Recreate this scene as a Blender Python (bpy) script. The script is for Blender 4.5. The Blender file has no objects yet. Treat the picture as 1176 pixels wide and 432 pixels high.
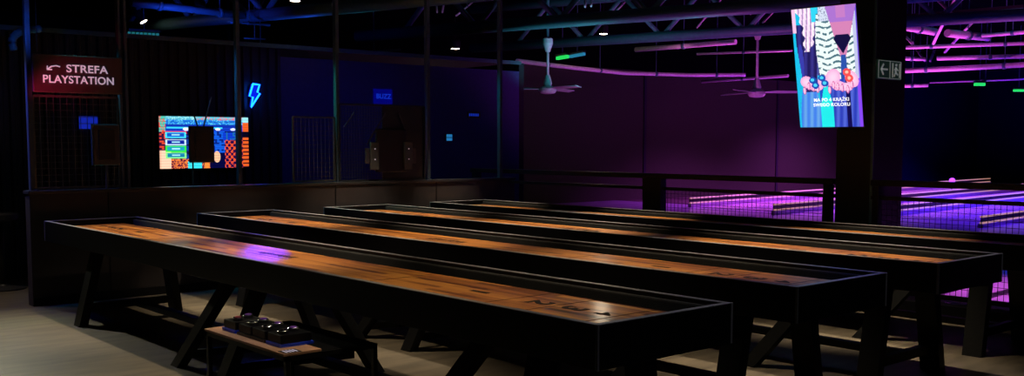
import bpy, bmesh, math, random
from mathutils import Vector, Matrix
random.seed(7)
SC = bpy.context.scene
COL = SC.collection
R = math.radians

# ------------------------------------------------------------------ camera, world, exposure
FPX, PIT, YAW, CX, CY, H = 1161.8, .0765, .8609, 581.6, 254.2, 1.49
cam = bpy.data.cameras.new('camera')
camo = bpy.data.objects.new('camera', cam); COL.objects.link(camo); SC.camera = camo
Fv = Vector((math.cos(YAW)*math.cos(PIT), math.sin(YAW)*math.cos(PIT), -math.sin(PIT)))
Rv = Vector((math.sin(YAW), -math.cos(YAW), 0)); Uv = Rv.cross(Fv)
camo.matrix_world = Matrix(((Rv.x, Uv.x, -Fv.x, 0), (Rv.y, Uv.y, -Fv.y, 0), (Rv.z, Uv.z, -Fv.z, H), (0, 0, 0, 1)))
cam.sensor_width = 36; cam.lens = FPX/1176*36
cam.shift_x = (588-CX)/1176; cam.shift_y = (CY-216)/1176
cam.clip_end = 200; cam.clip_start = .05
SC.view_settings.view_transform = 'Standard'; SC.view_settings.look = 'None'
SC.view_settings.exposure = 0; SC.view_settings.gamma = 1
SC.view_settings.use_curve_mapping = False
wd = bpy.data.worlds.new('world'); SC.world = wd; wd.use_nodes = True
wd.node_tree.nodes['Background'].inputs[0].default_value = (.35, .4, .8, 1)
wd.node_tree.nodes['Background'].inputs[1].default_value = .004

def at(u, v, **k):      # the point where a sight line meets a plane of known height or distance
    d = Fv + Rv*((u-CX)/FPX) - Uv*((v-CY)/FPX)
    (a, c), = k.items(); i = 'xyz'.index(a)
    o = Vector((0, 0, H)); return o + d*((c-o[i])/d[i])

def spot(loc, to, e, col, ang=60, blend=.6, rad=.05):
    l = bpy.data.lights.new('spot', 'SPOT'); l.energy = e; l.color = col
    l.spot_size = R(ang); l.spot_blend = blend; l.shadow_soft_size = rad
    o = bpy.data.objects.new('spot_light', l); COL.objects.link(o); o.location = loc
    o.rotation_euler = (Vector(to)-Vector(loc)).to_track_quat('-Z', 'Y').to_euler(); return o
def area(loc, to, e, col, sx, sy):
    l = bpy.data.lights.new('area', 'AREA'); l.energy = e; l.color = col
    l.shape = 'RECTANGLE'; l.size = sx; l.size_y = sy
    o = bpy.data.objects.new('area_light', l); COL.objects.link(o); o.location = loc
    o.rotation_euler = (Vector(to)-Vector(loc)).to_track_quat('-Z', 'Y').to_euler(); return o

WARM = (1, .80, .56); PURP = (.55, .06, 1); MAG = (1, .12, .9); BLUE = (.03, .05, 1); TEAL = (.05, .6, .7)
# the row of warm track lamps above the four tables: (x, y, energy)
TABLE_LAMPS = [(3.3, 4.0, 150), (3.2, 6.1, 360), (3.2, 8.4, 430), (4.8, 4.2, 260), (4.7, 6.4, 420), (4.7, 8.7, 560),
               (6.2, 4.0, 560), (6.1, 6.6, 560), (6.1, 8.9, 600), (7.45, 4.3, 560), (7.45, 7.0, 560), (7.45, 9.2, 560)]
for x, y, e in TABLE_LAMPS: spot((x, y, 3.32), (x, y, .7), e*1.15, WARM, 40 if x > 7 else 54, .9, .04)
for x, y, e in ((3.2, 2.3, 55), (4.7, 2.3, 40), (6.2, 2.4, 60)): spot((x, y, 3.3), (x, y+.45, .8), e, (.9, .88, .95), 30, .9, .05)  # added fill lamps brightening the trims on the near table ends
# warm light on the floor in front of the tables
spot((2.3, 11.4, 3.02), (1.3, 7.6, 0), 400, (.85, .81, .52), 62, .9, .05)
spot((2.0, 10.5, 3.02), (2.0, 10.4, 0), 110, (1, .8, .6), 60, .9, .05)
# bowling hall wash lights
for x, y, e, c in [(22, 14, 3600, PURP), (27, 15, 2500, PURP), (27, 9.5, 4500, (.07, .02, 1)), (22, 8, 3500, (.10, .02, 1)), (33, 14, 2000, (.3, .04, 1))]:
    spot((x, y, 4.1), (x, y, 0), e, c, 120, .8, .1)
for x, y, e in [(10.2, 4.7, 900), (10.6, 3.6, 700)]:
    spot((x, y, 3.9), (x, y, 0), e, (.85, .15, .9), 45, .6, .1)
spot((14, 5.5, 3.9), (14, 5.5, 0), 900, BLUE, 90, .8, .1)
spot((16, 13, 3.2), (18, 18.2, 1.8), 30, (.8, .25, .6), 110, 1, .1)        # purple wall
spot((23, 13, 3.2), (24, 18.2, 1.8), 30, (.8, .12, .6), 110, 1, .1)
spot((19, 10, .3), (18, 11, 4), 900, MAG, 120, 1, .1)                      # unseen up-lights added to tint the pipes pink
spot((17, 6, .3), (18, 5, 4), 2000, MAG, 130, 1, .1)
spot((12, 9, .3), (13, 11, 4), 260, MAG, 120, 1, .1)
spot((24, 6, .3), (25, 5, 4), 1500, (.85, .1, 1), 130, 1, .1)
# teal and blue up-lights on the roof trusses
spot(at(425, 6, z=3.4)-Vector((0, 0, .55)), at(425, 6, z=3.4), 14, TEAL, 150, 1, .1)
spot((11.5, 11, 2.4), (12.5, 12.5, 4), 60, TEAL, 130, 1, .1)
spot((5.5, 12.6, 2.7), (6.3, 14.5, 3.9), 60, (.02, .08, 1), 130, 1, .1)
D = Vector((0, 0, 1.3)); D2 = Vector((0, 0, .6))
spot(at(350, 8, z=3.4)-D2, at(350, 8, z=3.4), 14, (.02, .12, 1), 150, 1, .1)
spot(at(640, 24, z=3.4)-D, at(640, 24, z=3.4), 60, TEAL, 130, 1, .1)
spot(at(800, 18, z=3.4)-D, at(800, 18, z=3.4), 50, TEAL, 130, 1, .1)
# booth lights
spot((7.4, 10.3, 2.55), (7.4, 12, 1.4), 5, (.0, .02, 1), 120, 1, .05)
spot((6.2, 10.3, 2.55), (6.6, 12, 1.4), 5, (.0, .02, 1), 100, 1, .05)
spot((2.45, 9.35, 1.75), (2.95, 9.75, 2.0), 26, (1, .012, .10), 44, 1, .03)     # red glow on the sign
spot((3.6, 10.9, .4), (3.7, 9.9, 1.7), 8, (.05, .8, .6), 100, 1, .03)
spot((2.0, 9.87, 2.5), (2.72, 9.87, 1.6), 45, BLUE, 70, 1, .03)  # added side lamps from here on tint the post faces blue and teal
spot((3.0, 9.90, 2.75), (3.54, 9.87, 1.4), 45, TEAL, 70, 1, .03)
spot((4.2, 9.90, 2.85), (4.75, 9.87, 1.5), 50, (.03, .35, .8), 70, 1, .03)
spot((5.3, 9.90, 2.85), (5.93, 9.87, 1.3), 60, (.03, .8, .55), 70, 1, .03)
spot((7.8, 9.90, 2.85), (8.3, 9.87, 1.3), 30, TEAL, 70, 1, .03)
spot((2.45, 10.6, 2.4), (2.7, 9.8, 1.5), 30, BLUE, 70, 1, .03)
spot((1.9, 9.3, 1.2), (2.4, 8.95, 0), 10, (.1, 1, .35), 30, .9, .02)      # green spill by the wall end
spot((2.1, 3.6, 3.0), (2.5, 4.9, .5), 45, (.9, .8, .9), 16, .9, .05)
spot((4.75, 3.05, 3.3), (4.75, 2.95, .8), 70, BLUE, 26, 1, .05)
spot((6.0, 3.6, 3.3), (6.0, 3.5, .8), 22, BLUE, 30, 1, .05)               # blue edge light on the near ends

# ------------------------------------------------------------------ materials
def mat(name, col, rough=.5, metal=0, noise=None, emit=None, spec=.5, coat=0, bump=0, scale=20):
    m = bpy.data.materials.new(name); m.use_nodes = True; nt = m.node_tree; b = nt.nodes['Principled BSDF']
    b.inputs['Base Color'].default_value = (*col, 1); b.inputs['Roughness'].default_value = rough
    b.inputs['Metallic'].default_value = metal; b.inputs['Specular IOR Level'].default_value = spec
    b.inputs['Coat Weight'].default_value = coat; b.inputs['Coat Roughness'].default_value = .15
    if emit:
        b.inputs['Emission Color'].default_value = (*emit[0], 1); b.inputs['Emission Strength'].default_value = emit[1]
    tc = nt.nodes.new('ShaderNodeTexCoord'); nz = nt.nodes.new('ShaderNodeTexNoise')
    nz.inputs['Scale'].default_value = scale; nz.inputs['Detail'].default_value = 6
    nt.links.new(tc.outputs['Object'], nz.inputs['Vector'])
    k = noise if noise is not None else .25
    mr = nt.nodes.new('ShaderNodeMapRange'); mr.inputs['To Min'].default_value = 1-k; mr.inputs['To Max'].default_value = 1+k
    nt.links.new(nz.outputs['Fac'], mr.inputs['Value'])
    mx = nt.nodes.new('ShaderNodeVectorMath'); mx.operation = 'SCALE'; mx.inputs[0].default_value = col
    nt.links.new(mr.outputs[0], mx.inputs['Scale']); nt.links.new(mx.outputs[0], b.inputs['Base Color'])
    if bump:
        bp = nt.nodes.new('ShaderNodeBump'); bp.inputs['Strength'].default_value = bump; bp.inputs['Distance'].default_value = .004
        nt.links.new(nz.outputs['Fac'], bp.inputs['Height']); nt.links.new(bp.outputs[0], b.inputs['Normal'])
    return m
M = {}
M['black'] = mat('black_laminate', (.0035, .0035, .005), .4, spec=.25)
M['rail'] = mat('rail_black', (.02, .02, .022), .3, spec=.5)
M['trim'] = mat('edge_trim', (.22, .22, .235), .35, 0)
M['carpet'] = mat('gutter_carpet', (.011, .011, .010), .95, bump=1, scale=160, noise=.9)
M['leg'] = mat('leg_black_wood', (.0045, .005, .005), .45, spec=.3, bump=.3, scale=30)
M['steel'] = mat('black_steel', (.015, .015, .017), .35, .3)
M['post'] = mat('post_steel', (.07, .10, .15), .35, .2)
M['mesh'] = mat('mesh_wire', (.11, .12, .12), .4, .6)
M['knee'] = mat('knee_wall_board', (.032, .026, .029), .6, bump=.2, scale=6)
M['ledge'] = mat('ledge_cap', (.05, .05, .055), .35, .4)
M['navy'] = mat('navy_wall', (.05, .05, .22), .8)
M['dark'] = mat('dark_plaster', (.012, .012, .018), .85)
M['roofdark'] = mat('roof_black', (.002, .002, .003), .95, spec=0)
M['hallnavy'] = mat('hall_navy_drape', (.003, .004, .05), .9, spec=0)
M['corr'] = mat('corrugated_dark', (.03, .03, .036), .45, .3)
M['purplewall'] = mat('hall_wall_paint', (.060, .075, .036), .8, spec=.1)
M['truss'] = mat('truss_paint', (.07, .17, .20), .5)
M['pipe'] = mat('pale_pipe', (.8, .7, .75), .4)
M['fan'] = mat('fan_enamel', (.55, .56, .58), .4)
M['white'] = mat('white_letters', (.8, .8, .8), .5, emit=((.72, .62, .85), .42), noise=0)
M['sign'] = mat('sign_board', (.055, .045, .05), .5)
M['lamp'] = mat('lamp_face', (.9, .8, .7), .5, emit=((1, .82, .6), 9), noise=0)
M['lampfar'] = mat('far_lamp_face', (.9, .8, .7), .5, emit=((1, .85, .55), 22), noise=0)
M['neon'] = mat('blue_neon', (.1, .3, .9), .4, emit=((.004, .12, 1), 7), noise=0)
M['neoncore'] = mat('neon_core', (.1, .5, .9), .4, emit=((.02, .45, 1), 3), noise=0)
M['bluesign'] = mat('blue_backlit_sign', (.01, .01, .3), .5, emit=((0, .005, .9), .14), noise=0)
M['blueletter'] = mat('blue_backlit_letters', (.01, .1, .6), .5, emit=((.01, .06, .9), .45), noise=0)
M['cyanlit'] = mat('cyan_tablet', (.05, .3, .5), .5, emit=((.03, .35, .85), .45), noise=0)
M['green'] = mat('green_exit_light', (.02, .4, .1), .5, emit=((.02, .8, .12), .9), noise=0)
M['greendim'] = mat('green_blue_strip', (.02, .4, .2), .5, emit=((.02, .22, .22), .5), noise=.9, scale=9)
M['cyanled'] = mat('cyan_led', (.02, .3, .4), .5, emit=((.02, .25, .42), .7), noise=0)
M['laneled'] = mat('lane_capping_light', (.6, .4, .4), .5, emit=((1, .50, .30), .42), noise=0)
M['pinkled'] = mat('pink_lamp', (.6, .3, .6), .5, emit=((1, .35, 1), 4), noise=0)
M['purpled'] = mat('purple_lamp', (.3, .1, .6), .5, emit=((.3, .05, 1), 2.5), noise=0)
M['plank'] = mat('shelf_plank', (.75, .42, .26), .5, noise=.3, scale=8)
M['bluetray'] = mat('blue_tray', (.01, .05, .75), .4)
M['puck'] = mat('chrome_puck', (.6, .6, .62), .18, 1)
M['puckcap'] = mat('puck_cap_purple_glint', (.25, .08, .5), .3)  # purple glint on the puck tops, put into the cap colour
M['puckcapred'] = mat('red_puck_cap', (.5, .1, .1), .3)
M['ink'] = mat('black_print', (.006, .004, .003), .6, spec=.2)
M['exitgreen'] = mat('exit_sign_face', (.03, .10, .07), .5, emit=((.1, .3, .22), .02), noise=0)
M['exitwhite'] = mat('exit_sign_print', (.7, .75, .7), .5, emit=((.6, .7, .65), .13), noise=0)
M['tvback'] = mat('monitor_plastic', (.012, .011, .013), .4)
M['tvframe'] = mat('monitor_frame_grey', (.05, .045, .055), .5)
M['bracket'] = mat('bracket_grey', (.06, .065, .07), .5)
M['bench'] = mat('grey_panel', (.013, .017, .022), .5)
M['lane'] = mat('bowling_lane_wood', (.5, .38, .45), .25, coat=.5, scale=3)
M['hallfloor'] = mat('hall_floor', (.4, .33, .45), .3, coat=.4, scale=2, noise=.4)
M['seat'] = mat('stool_black', (.02, .02, .022), .5)

def wood_mat():
    m = bpy.data.materials.new('maple_playfield'); m.use_nodes = True; nt = m.node_tree; b = nt.nodes['Principled BSDF']
    N = nt.nodes.new; L = nt.links.new
    tc = N('ShaderNodeTexCoord'); mp = N('ShaderNodeMapping'); mp.inputs['Rotation'].default_value = (0, 0, R(90))
    L(tc.outputs['Object'], mp.inputs['Vector'])
    br = N('ShaderNodeTexBrick'); L(mp.outputs[0], br.inputs['Vector'])
    br.inputs['Scale'].default_value = 1; br.inputs['Brick Width'].default_value = .62; br.inputs['Row Height'].default_value = .042
    br.inputs['Mortar Size'].default_value = .0006; br.inputs['Color1'].default_value = (0, 0, 0, 1); br.inputs['Color2'].default_value = (1, 1, 1, 1)
    br.inputs['Mortar'].default_value = (.1, .1, .1, 1); br.offset = .37; br.squash = 1
    mp2 = N('ShaderNodeMapping'); mp2.inputs['Scale'].default_value = (38, 1.3, 10); L(tc.outputs['Object'], mp2.inputs['Vector'])
    nz = N('ShaderNodeTexNoise'); nz.inputs['Scale'].default_value = 1.3; nz.inputs['Detail'].default_value = 8; L(mp2.outputs[0], nz.inputs['Vector'])
    mx = N('ShaderNodeMix'); mx.inputs[0].default_value = .62; L(br.outputs['Color'], mx.inputs[2]); L(nz.outputs['Fac'], mx.inputs[3])
    mx.data_type = 'FLOAT'
    cr = N('ShaderNodeValToRGB'); e = cr.color_ramp.elements
    e[0].position = .32; e[0].color = (.09, .022, .004, 1); e[1].position = .74; e[1].color = (.70, .30, .050, 1)
    n = cr.color_ramp.elements.new(.5); n.color = (.42, .14, .026, 1)
    L(mx.outputs[0], cr.inputs['Fac']); L(cr.outputs['Color'], b.inputs['Base Color'])
    b.inputs['Roughness'].default_value = .38; b.inputs['Coat Weight'].default_value = .45; b.inputs['Coat Roughness'].default_value = .16
    bp = N('ShaderNodeBump'); bp.inputs['Strength'].default_value = .12; bp.inputs['Distance'].default_value = .002
    L(nz.outputs['Fac'], bp.inputs['Height']); L(bp.outputs[0], b.inputs['Normal']); return m
M['wood'] = wood_mat()

def floor_mat():
    m = bpy.data.materials.new('polished_concrete_floor'); m.use_nodes = True; nt = m.node_tree; b = nt.nodes['Principled BSDF']
    N = nt.nodes.new; L = nt.links.new
    tc = N('ShaderNodeTexCoord'); nz = N('ShaderNodeTexNoise'); nz.inputs['Scale'].default_value = 2.2; nz.inputs['Detail'].default_value = 9
    mp = N('ShaderNodeMapping'); mp.inputs['Rotation'].default_value = (0, 0, R(45)); mp.inputs['Scale'].default_value = (1, 4.5, 1); L(tc.outputs['Object'], mp.inputs['Vector']); L(mp.outputs[0], nz.inputs['Vector'])
    cr = N('ShaderNodeValToRGB'); e = cr.color_ramp.elements
    e[0].position = .3; e[0].color = (.050, .042, .028, 1); e[1].position = .7; e[1].color = (.125, .102, .068, 1)
    L(nz.outputs['Fac'], cr.inputs['Fac']); L(cr.outputs['Color'], b.inputs['Base Color']); b.inputs['Roughness'].default_value = .5
    return m
M['floor'] = floor_mat()

def screen_mat(name, strength):
    m = bpy.data.materials.new(name); m.use_nodes = True; nt = m.node_tree; b = nt.nodes['Principled BSDF']
    a = nt.nodes.new('ShaderNodeVertexColor'); a.layer_name = 'picture'
    b.inputs['Base Color'].default_value = (.01, .01, .01, 1); b.inputs['Roughness'].default_value = .3
    nt.links.new(a.outputs['Color'], b.inputs['Emission Color']); b.inputs['Emission Strength'].default_value = strength; return m

# ------------------------------------------------------------------ mesh helpers
class MB:
    def __init__(s): s.bm = bmesh.new()
    def box(s, x0, x1, y0, y1, z0, z1, bev=0):
        r = bmesh.ops.create_cube(s.bm, size=1)['verts']
        for v in r: v.co = Vector((x0+(v.co.x+.5)*(x1-x0), y0+(v.co.y+.5)*(y1-y0), z0+(v.co.z+.5)*(z1-z0)))
        if bev:
            es = list({e for v in r for e in v.link_edges}); bmesh.ops.bevel(s.bm, geom=es, offset=bev, segments=2, affect='EDGES', profile=.5)
        return s
    def bar(s, a, b, w, h, up=(0, 0, 1)):     # rectangular bar from a to b
        a = Vector(a); b = Vector(b); d = (b-a).normalized(); u = Vector(up)
        x = d.cross(u)
        if x.length < 1e-4: x = d.cross(Vector((0, 1, 0)))
        x.normalize(); u = x.cross(d).normalized(); vs = []
        for p in (a, b):
            for i, j in ((-1, -1), (1, -1), (1, 1), (-1, 1)): vs.append(s.bm.verts.new(p+x*i*w/2+u*j*h/2))
        for f in ((0, 1, 2, 3), (7, 6, 5, 4), (0, 4, 5, 1), (1, 5, 6, 2), (2, 6, 7, 3), (3, 7, 4, 0)): s.bm.faces.new([vs[i] for i in f])
        return s
    def hexa(s, vs):                          # eight corners, bottom four then top four
        vs = [s.bm.verts.new(v) for v in vs]
        for f in ((0, 1, 2, 3), (7, 6, 5, 4), (0, 4, 5, 1), (1, 5, 6, 2), (2, 6, 7, 3), (3, 7, 4, 0)): s.bm.faces.new([vs[i] for i in f])
        return s
    def tube(s, pts, r, n=10):
        pts = [Vector(p) for p in pts]; rings = []
        for i, p in enumerate(pts):
            d = (pts[min(i+1, len(pts)-1)]-pts[max(i-1, 0)]).normalized()
            x = d.cross(Vector((0, 0, 1)))
            if x.length < 1e-3: x = Vector((1, 0, 0))
            x.normalize(); u = x.cross(d); rr = r[i] if isinstance(r, (list, tuple)) else r
            rings.append([s.bm.verts.new(p+(x*math.cos(2*math.pi*k/n)+u*math.sin(2*math.pi*k/n))*rr) for k in range(n)])
        for a, b in zip(rings, rings[1:]):
            for k in range(n): s.bm.faces.new((a[k], a[(k+1) % n], b[(k+1) % n], b[k])).smooth = True
        s.bm.faces.new(rings[0][::-1]); s.bm.faces.new(rings[-1]); return s
    def lathe(s, prof, c=(0, 0, 0), n=24):
        c = Vector(c); rings = [[s.bm.verts.new(c+Vector((r*math.cos(2*math.pi*k/n), r*math.sin(2*math.pi*k/n), z))) for k in range(n)] for r, z in prof]
        for a, b in zip(rings, rings[1:]):
            for k in range(n): s.bm.faces.new((a[k], a[(k+1) % n], b[(k+1) % n], b[k]))
        s.bm.faces.new(rings[0][::-1]); s.bm.faces.new(rings[-1]); return s
    def prism(s, pts, d):                     # planar polygon of 3-D points, thickened along d
        d = Vector(d); a = [s.bm.verts.new(Vector(p)) for p in pts]; b = [s.bm.verts.new(Vector(p)+d) for p in pts]
        s.bm.faces.new(a); s.bm.faces.new(b[::-1]); n = len(a)
        for k in range(n): s.bm.faces.new((a[k], b[k], b[(k+1) % n], a[(k+1) % n]))
        return s
    def build(s, name, m, parent=None, local=None):
        bmesh.ops.recalc_face_normals(s.bm, faces=s.bm.faces)
        me = bpy.data.meshes.new(name); s.bm.to_mesh(me); s.bm.free(); me.materials.append(m)
        o = bpy.data.objects.new(name, me); COL.objects.link(o)
        if parent is not None: o.parent = parent
        return o
def tag(o, label=None, cat=None, group=None, kind=None):
    if label: o['label'] = label
    if cat: o['category'] = cat
    if group: o['group'] = group
    if kind: o['kind'] = kind
    return o
def thing(name, loc, label, cat, group=None, rz=0):
    o = bpy.data.objects.new(name, None); COL.objects.link(o); o.location = loc; o.rotation_euler = (0, 0, rz)
    o.empty_display_size = .1; return tag(o, label, cat, group)
def struct(name, mb, m, parent=None): return tag(mb.build(name, m, parent), kind='structure')
def copy_tree(o, parent=None):
    c = o.copy(); COL.objects.link(c); c.parent = parent
    for ch in list(o.children): copy_tree(ch, c)
    return c
def text_mesh(name, body, size, m, parent, mtx, ext=.002, align='CENTER', sx=1):
    cu = bpy.data.curves.new(name, 'FONT'); cu.body = body; cu.size = size; cu.extrude = ext; cu.align_x = align; cu.align_y = 'CENTER'
    cu.space_character = 1.05; cu.offset = {'caption': .0006, 'score_number': size*.035}.get(name, size*.016)
    t = bpy.data.objects.new('tmp', cu); COL.objects.link(t); bpy.context.view_layer.update()
    me = bpy.data.meshes.new_from_object(t.evaluated_get(bpy.context.evaluated_depsgraph_get()))
    bpy.data.objects.remove(t); me.transform(Matrix.Diagonal((sx, 1, 1, 1))); me.transform(mtx)
    me.materials.clear(); me.materials.append(m)
    o = bpy.data.objects.new(name, me); COL.objects.link(o); o.parent = parent; return o
def frame_mtx(o, r, u):   # columns: right, up, normal
    r = Vector(r).normalized(); u = Vector(u).normalized(); n = r.cross(u)
    return Matrix(((r.x, u.x, n.x, o[0]), (r.y, u.y, n.y, o[1]), (r.z, u.z, n.z, o[2]), (0, 0, 0, 1)))

# ------------------------------------------------------------------ the room
CEIL = 4.6
struct('floor', MB().box(-6, 40, -6, 26, -.1, 0), M['floor'])
struct('ceiling', MB().box(-6, 40, -6, 26, CEIL, CEIL+.1), M['roofdark'])
struct('wall_far', MB().box(40, 40.2, -6, 26, 0, CEIL), M['hallnavy'])
struct('wall_behind', MB().box(-6.2, -6, -6, 26, 0, CEIL), M['dark'])
struct('wall_near', MB().box(-6, 40, -6.2, -6, 0, CEIL), M['dark'])
struct('wall_end', MB().box(-6, 40, 26, 26.2, 0, CEIL), M['dark'])
# knee wall with its cap, seams and the partition above it
KY = 9.8
kw = struct('wall_left', MB().box(2.70, 8.56, KY, KY+.14, 0, 1.03, .004), M['knee'])
mb = MB().box(2.69, 8.57, KY-.015, KY+.16, 1.03, 1.06, .004); struct('trim_1', mb, M['ledge'])
mb = MB()
for x in (3.40, 5.90, 7.3): mb.box(x, x+.012, KY-.004, KY+.001, .02, 1.03)
struct('trim_2', mb, M['black'])
struct('baseboard_left', MB().box(2.70, 8.56, KY-.014, KY-.0005, 0, .08, .003), M['black'])
# booth back wall: ribbed metal on the left, smooth navy on the right
BY = 12.0
BSX = at(596, 160, y=12.0).x
mb = MB(); x = .2; pts = []
while x < 6.35:
    pts += [(x, BY+.02), (x+.05, BY+.02), (x+.065, BY-.015), (x+.105, BY-.015)]; x += .12
for (xa, ya), (xb, yb) in zip(pts, pts[1:]):
    vs = [mb.bm.verts.new(v) for v in ((xa, ya, 0), (xb, yb, 0), (xb, yb, 2.72), (xa, ya, 2.72))]; mb.bm.faces.new(vs)
mb.box(.2, pts[-1][0], BY+.03, BY+.08, 0, 2.72)
struct('wall_back', mb, M['corr'])
struct('wall_back_right', MB().box(6.42, BSX, BY, BY+.08, 0, 2.62), M['navy'])
struct('wall_booth_side', MB().box(BSX, BSX+.1, 12.0, 18.2, 0, 2.75), M['dark'])
struct('trim_3', MB().bar((.2, BY-.03, 2.75), (BSX, BY-.03, 2.75), .05, .05), M['truss'])
struct('wall_corridor', MB().box(-6, 2.6, 12.4, 12.5, 0, 2.9), M['dark'])
# purple wall of the bowling hall: tall panels with seams
WY = 18.2
HX = at(1000, 160, y=WY).x
struct('wall_hall_upper', MB().box(8.7, HX, WY-.25, WY-.02, 3.42, CEIL-.01), M['roofdark'])
struct('wall_hall', MB().box(8.7, HX, WY, WY+.1, 0, CEIL), M['purplewall'])
struct('wall_hall_right', MB().box(HX, 40, WY-.02, WY+.1, 0, CEIL), M['hallnavy'])
mb = MB()
for u in (740, 892):
    p = at(u, 160, y=WY); mb.box(p.x-.05, p.x+.05, WY-.03, WY-.001, 0, CEIL)
struct('trim_4', mb, M['dark'])
# pillar
struct('wall_pillar', MB().box(8.5, 9.04, 4.80, 5.17, 0, CEIL-.005, .004), mat('pillar_paint', (.010, .014, .012), .5))
struct('highlight_strip', MB().box(8.486, 8.499, 4.79, 4.815, 0, CEIL-.01), M['truss'])  # paler strip stands in for the highlight along the pillar's corner
struct('trim_6', MB().box(8.30, 8.75, 0.4, 10.2, .0, .13), M['black'])

# hall floor and lanes
struct('floor_hall', MB().box(8.8, 19.4, -5.9, WY-.01, .0, .012), M['hallfloor'])
A = R(4.5); ca, sa = math.cos(A), math.sin(A)
def lane_thing(p, w, label):
    t = thing('bowling_lane', p, label, 'bowling lane', None, A)
    n = 18.5
    MB().box(0, n, -w/2+.14, w/2-.14, .013, .028).build('lane_bed', M['lane'], t)
    for s in (-1, 1):
        y = s*(w/2-.075)
        MB().box(0, n, y-.06, y+.06, .013, .025).build('gutter', M['hallfloor'], t)
    return t
def capping(a, label, n=11.5, h=.10, gap=.11):
    t = thing('lane_divider_light', (a[0], a[1], 0), label, 'lane light', None, A)
    MB().box(0, n, -.05, .05, .013, h).build('divider', M['hallfloor'], t)
    for k, dz in enumerate((0, gap)): MB().box(0, n, -.03, .015, h+dz+.002, h+dz+.03).build('light_row', M['laneled'], t)
    MB().box(0, n, -.012, .0, h, h+gap+.03).build('light_holder', M['steel'], t); return -a[0]*sa+a[1]*ca
DV = [capping(at(792, 234, z=.1), 'long double row of pink lane lights beginning near the purple wall', 19),
      capping(at(888, 242, z=.1), 'double row of pink lane lights just left of the pillar, reappearing right of it', 19),
      capping(at(1026, 243, z=.1), 'long double row of pink lane lights beginning at the right edge of the pillar', 16),
      capping(at(1126, 256, z=.1), 'nearest double row of pink lane lights at the right edge', 16, .08)]
LN = ['bowling lane along the right side of the lane lights nearest the purple wall', 'second bowling lane out from the purple wall', 'bowling lane seen through the mesh directly left of the pillar',
      'bowling lane whose start the pillar hides', 'fifth bowling lane, farther one right of the pillar', 'sixth bowling lane, nearest one at the right edge']
i = 0
for d0, d1 in zip(DV, DV[1:]):
    g = (abs(d0-d1)-.24)/2
    for k in (0, 1):
        yy = max(d0, d1)-.12-g*(k+.5); xx = 19.8
        lane_thing((xx*ca-yy*sa, xx*sa+yy*ca, 0), g, LN[i]); i += 1
# low console with a pink lamp
t = thing('ball_return', at(1064, 246, z=0)-Vector((2.3, 0, 0)), 'low ball return with a glowing pink lamp on top, right of the pillar', 'ball return')
MB().box(-.3, .5, -.2, .2, .013, .25, .03).build('body', M['steel'], t)
MB().lathe([(.17, .25), (.2, .3), (.14, .38), (.04, .41)]).build('lamp_dome', M['pinkled'], t)
t = thing('floor_lamp', at(1093, 222, z=0), 'small purple lamp on a stem far beyond the railing', 'lamp')
MB().tube([(0, 0, .013), (0, 0, .3)], .03).build('stem', M['steel'], t)
MB().lathe([(.04, .3), (.08, .33), (.08, .42), (.03, .46)]).build('lamp_head', M['purpled'], t)

# bright floor strips close behind the railing
def stripe(a, b, w, label):
    o = MB().bar((a.x, a.y, .018), (b.x, b.y, .018), w, .012).build('floor_strip', M['steel']); tag(o, label, 'floor strip')
stripe(at(1040, 346, z=.018), at(1130, 323, z=.018), .12, 'dark floor strip crossing the violet floor under the third table')
stripe(at(1075, 356, z=.018), at(1176, 330, z=.018), .10, 'dark floor strip nearest the railing behind the table legs')

# ------------------------------------------------------------------ railing
def railing(y0, y1, posts, mesh, label):
    X = 8.5
    t = thing('railing', (X, y0, 0), label, 'railing'); n = y1-y0
    MB().box(-.035, .035, 0, n, 1.11, 1.165, .006).build('top_rail', M['steel'], t)
    MB().box(-.02, .02, 0, n, .985, 1.02, .004).build('middle_rail', M['steel'], t)
    MB().box(-.02, .02, 0, n, .15, .19, .004).build('bottom_rail', M['steel'], t)
    for a, w in posts: MB().box(-.05, .05, a-y0-w/2, a-y0+w/2, .0, 1.11, .005).build('post', M['steel'], t)
    m = MB(); a, b = mesh
    y = a
    while y < b: m.box(-.002, .002, y-y0-.0018, y-y0+.0018, .19, .985); y += .05
    z = .25
    while z < .97: m.box(-.002, .002, a-y0, b-y0, z-.0018, z+.0018); z += .05
    m.build('mesh_panel', M['steel'], t)
railing(5.17, 10.6, [(7.39, .26), (10.5, .08), (5.24, .06)], (5.25, 7.25), 'black steel railing with mesh left of the pillar, in front of the purple wall')
railing(.6, 4.80, [(4.74, .06), (2.3, .08), (.65, .06)], (.7, 4.7), 'black steel railing with mesh right of the pillar, in front of the lanes')

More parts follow.
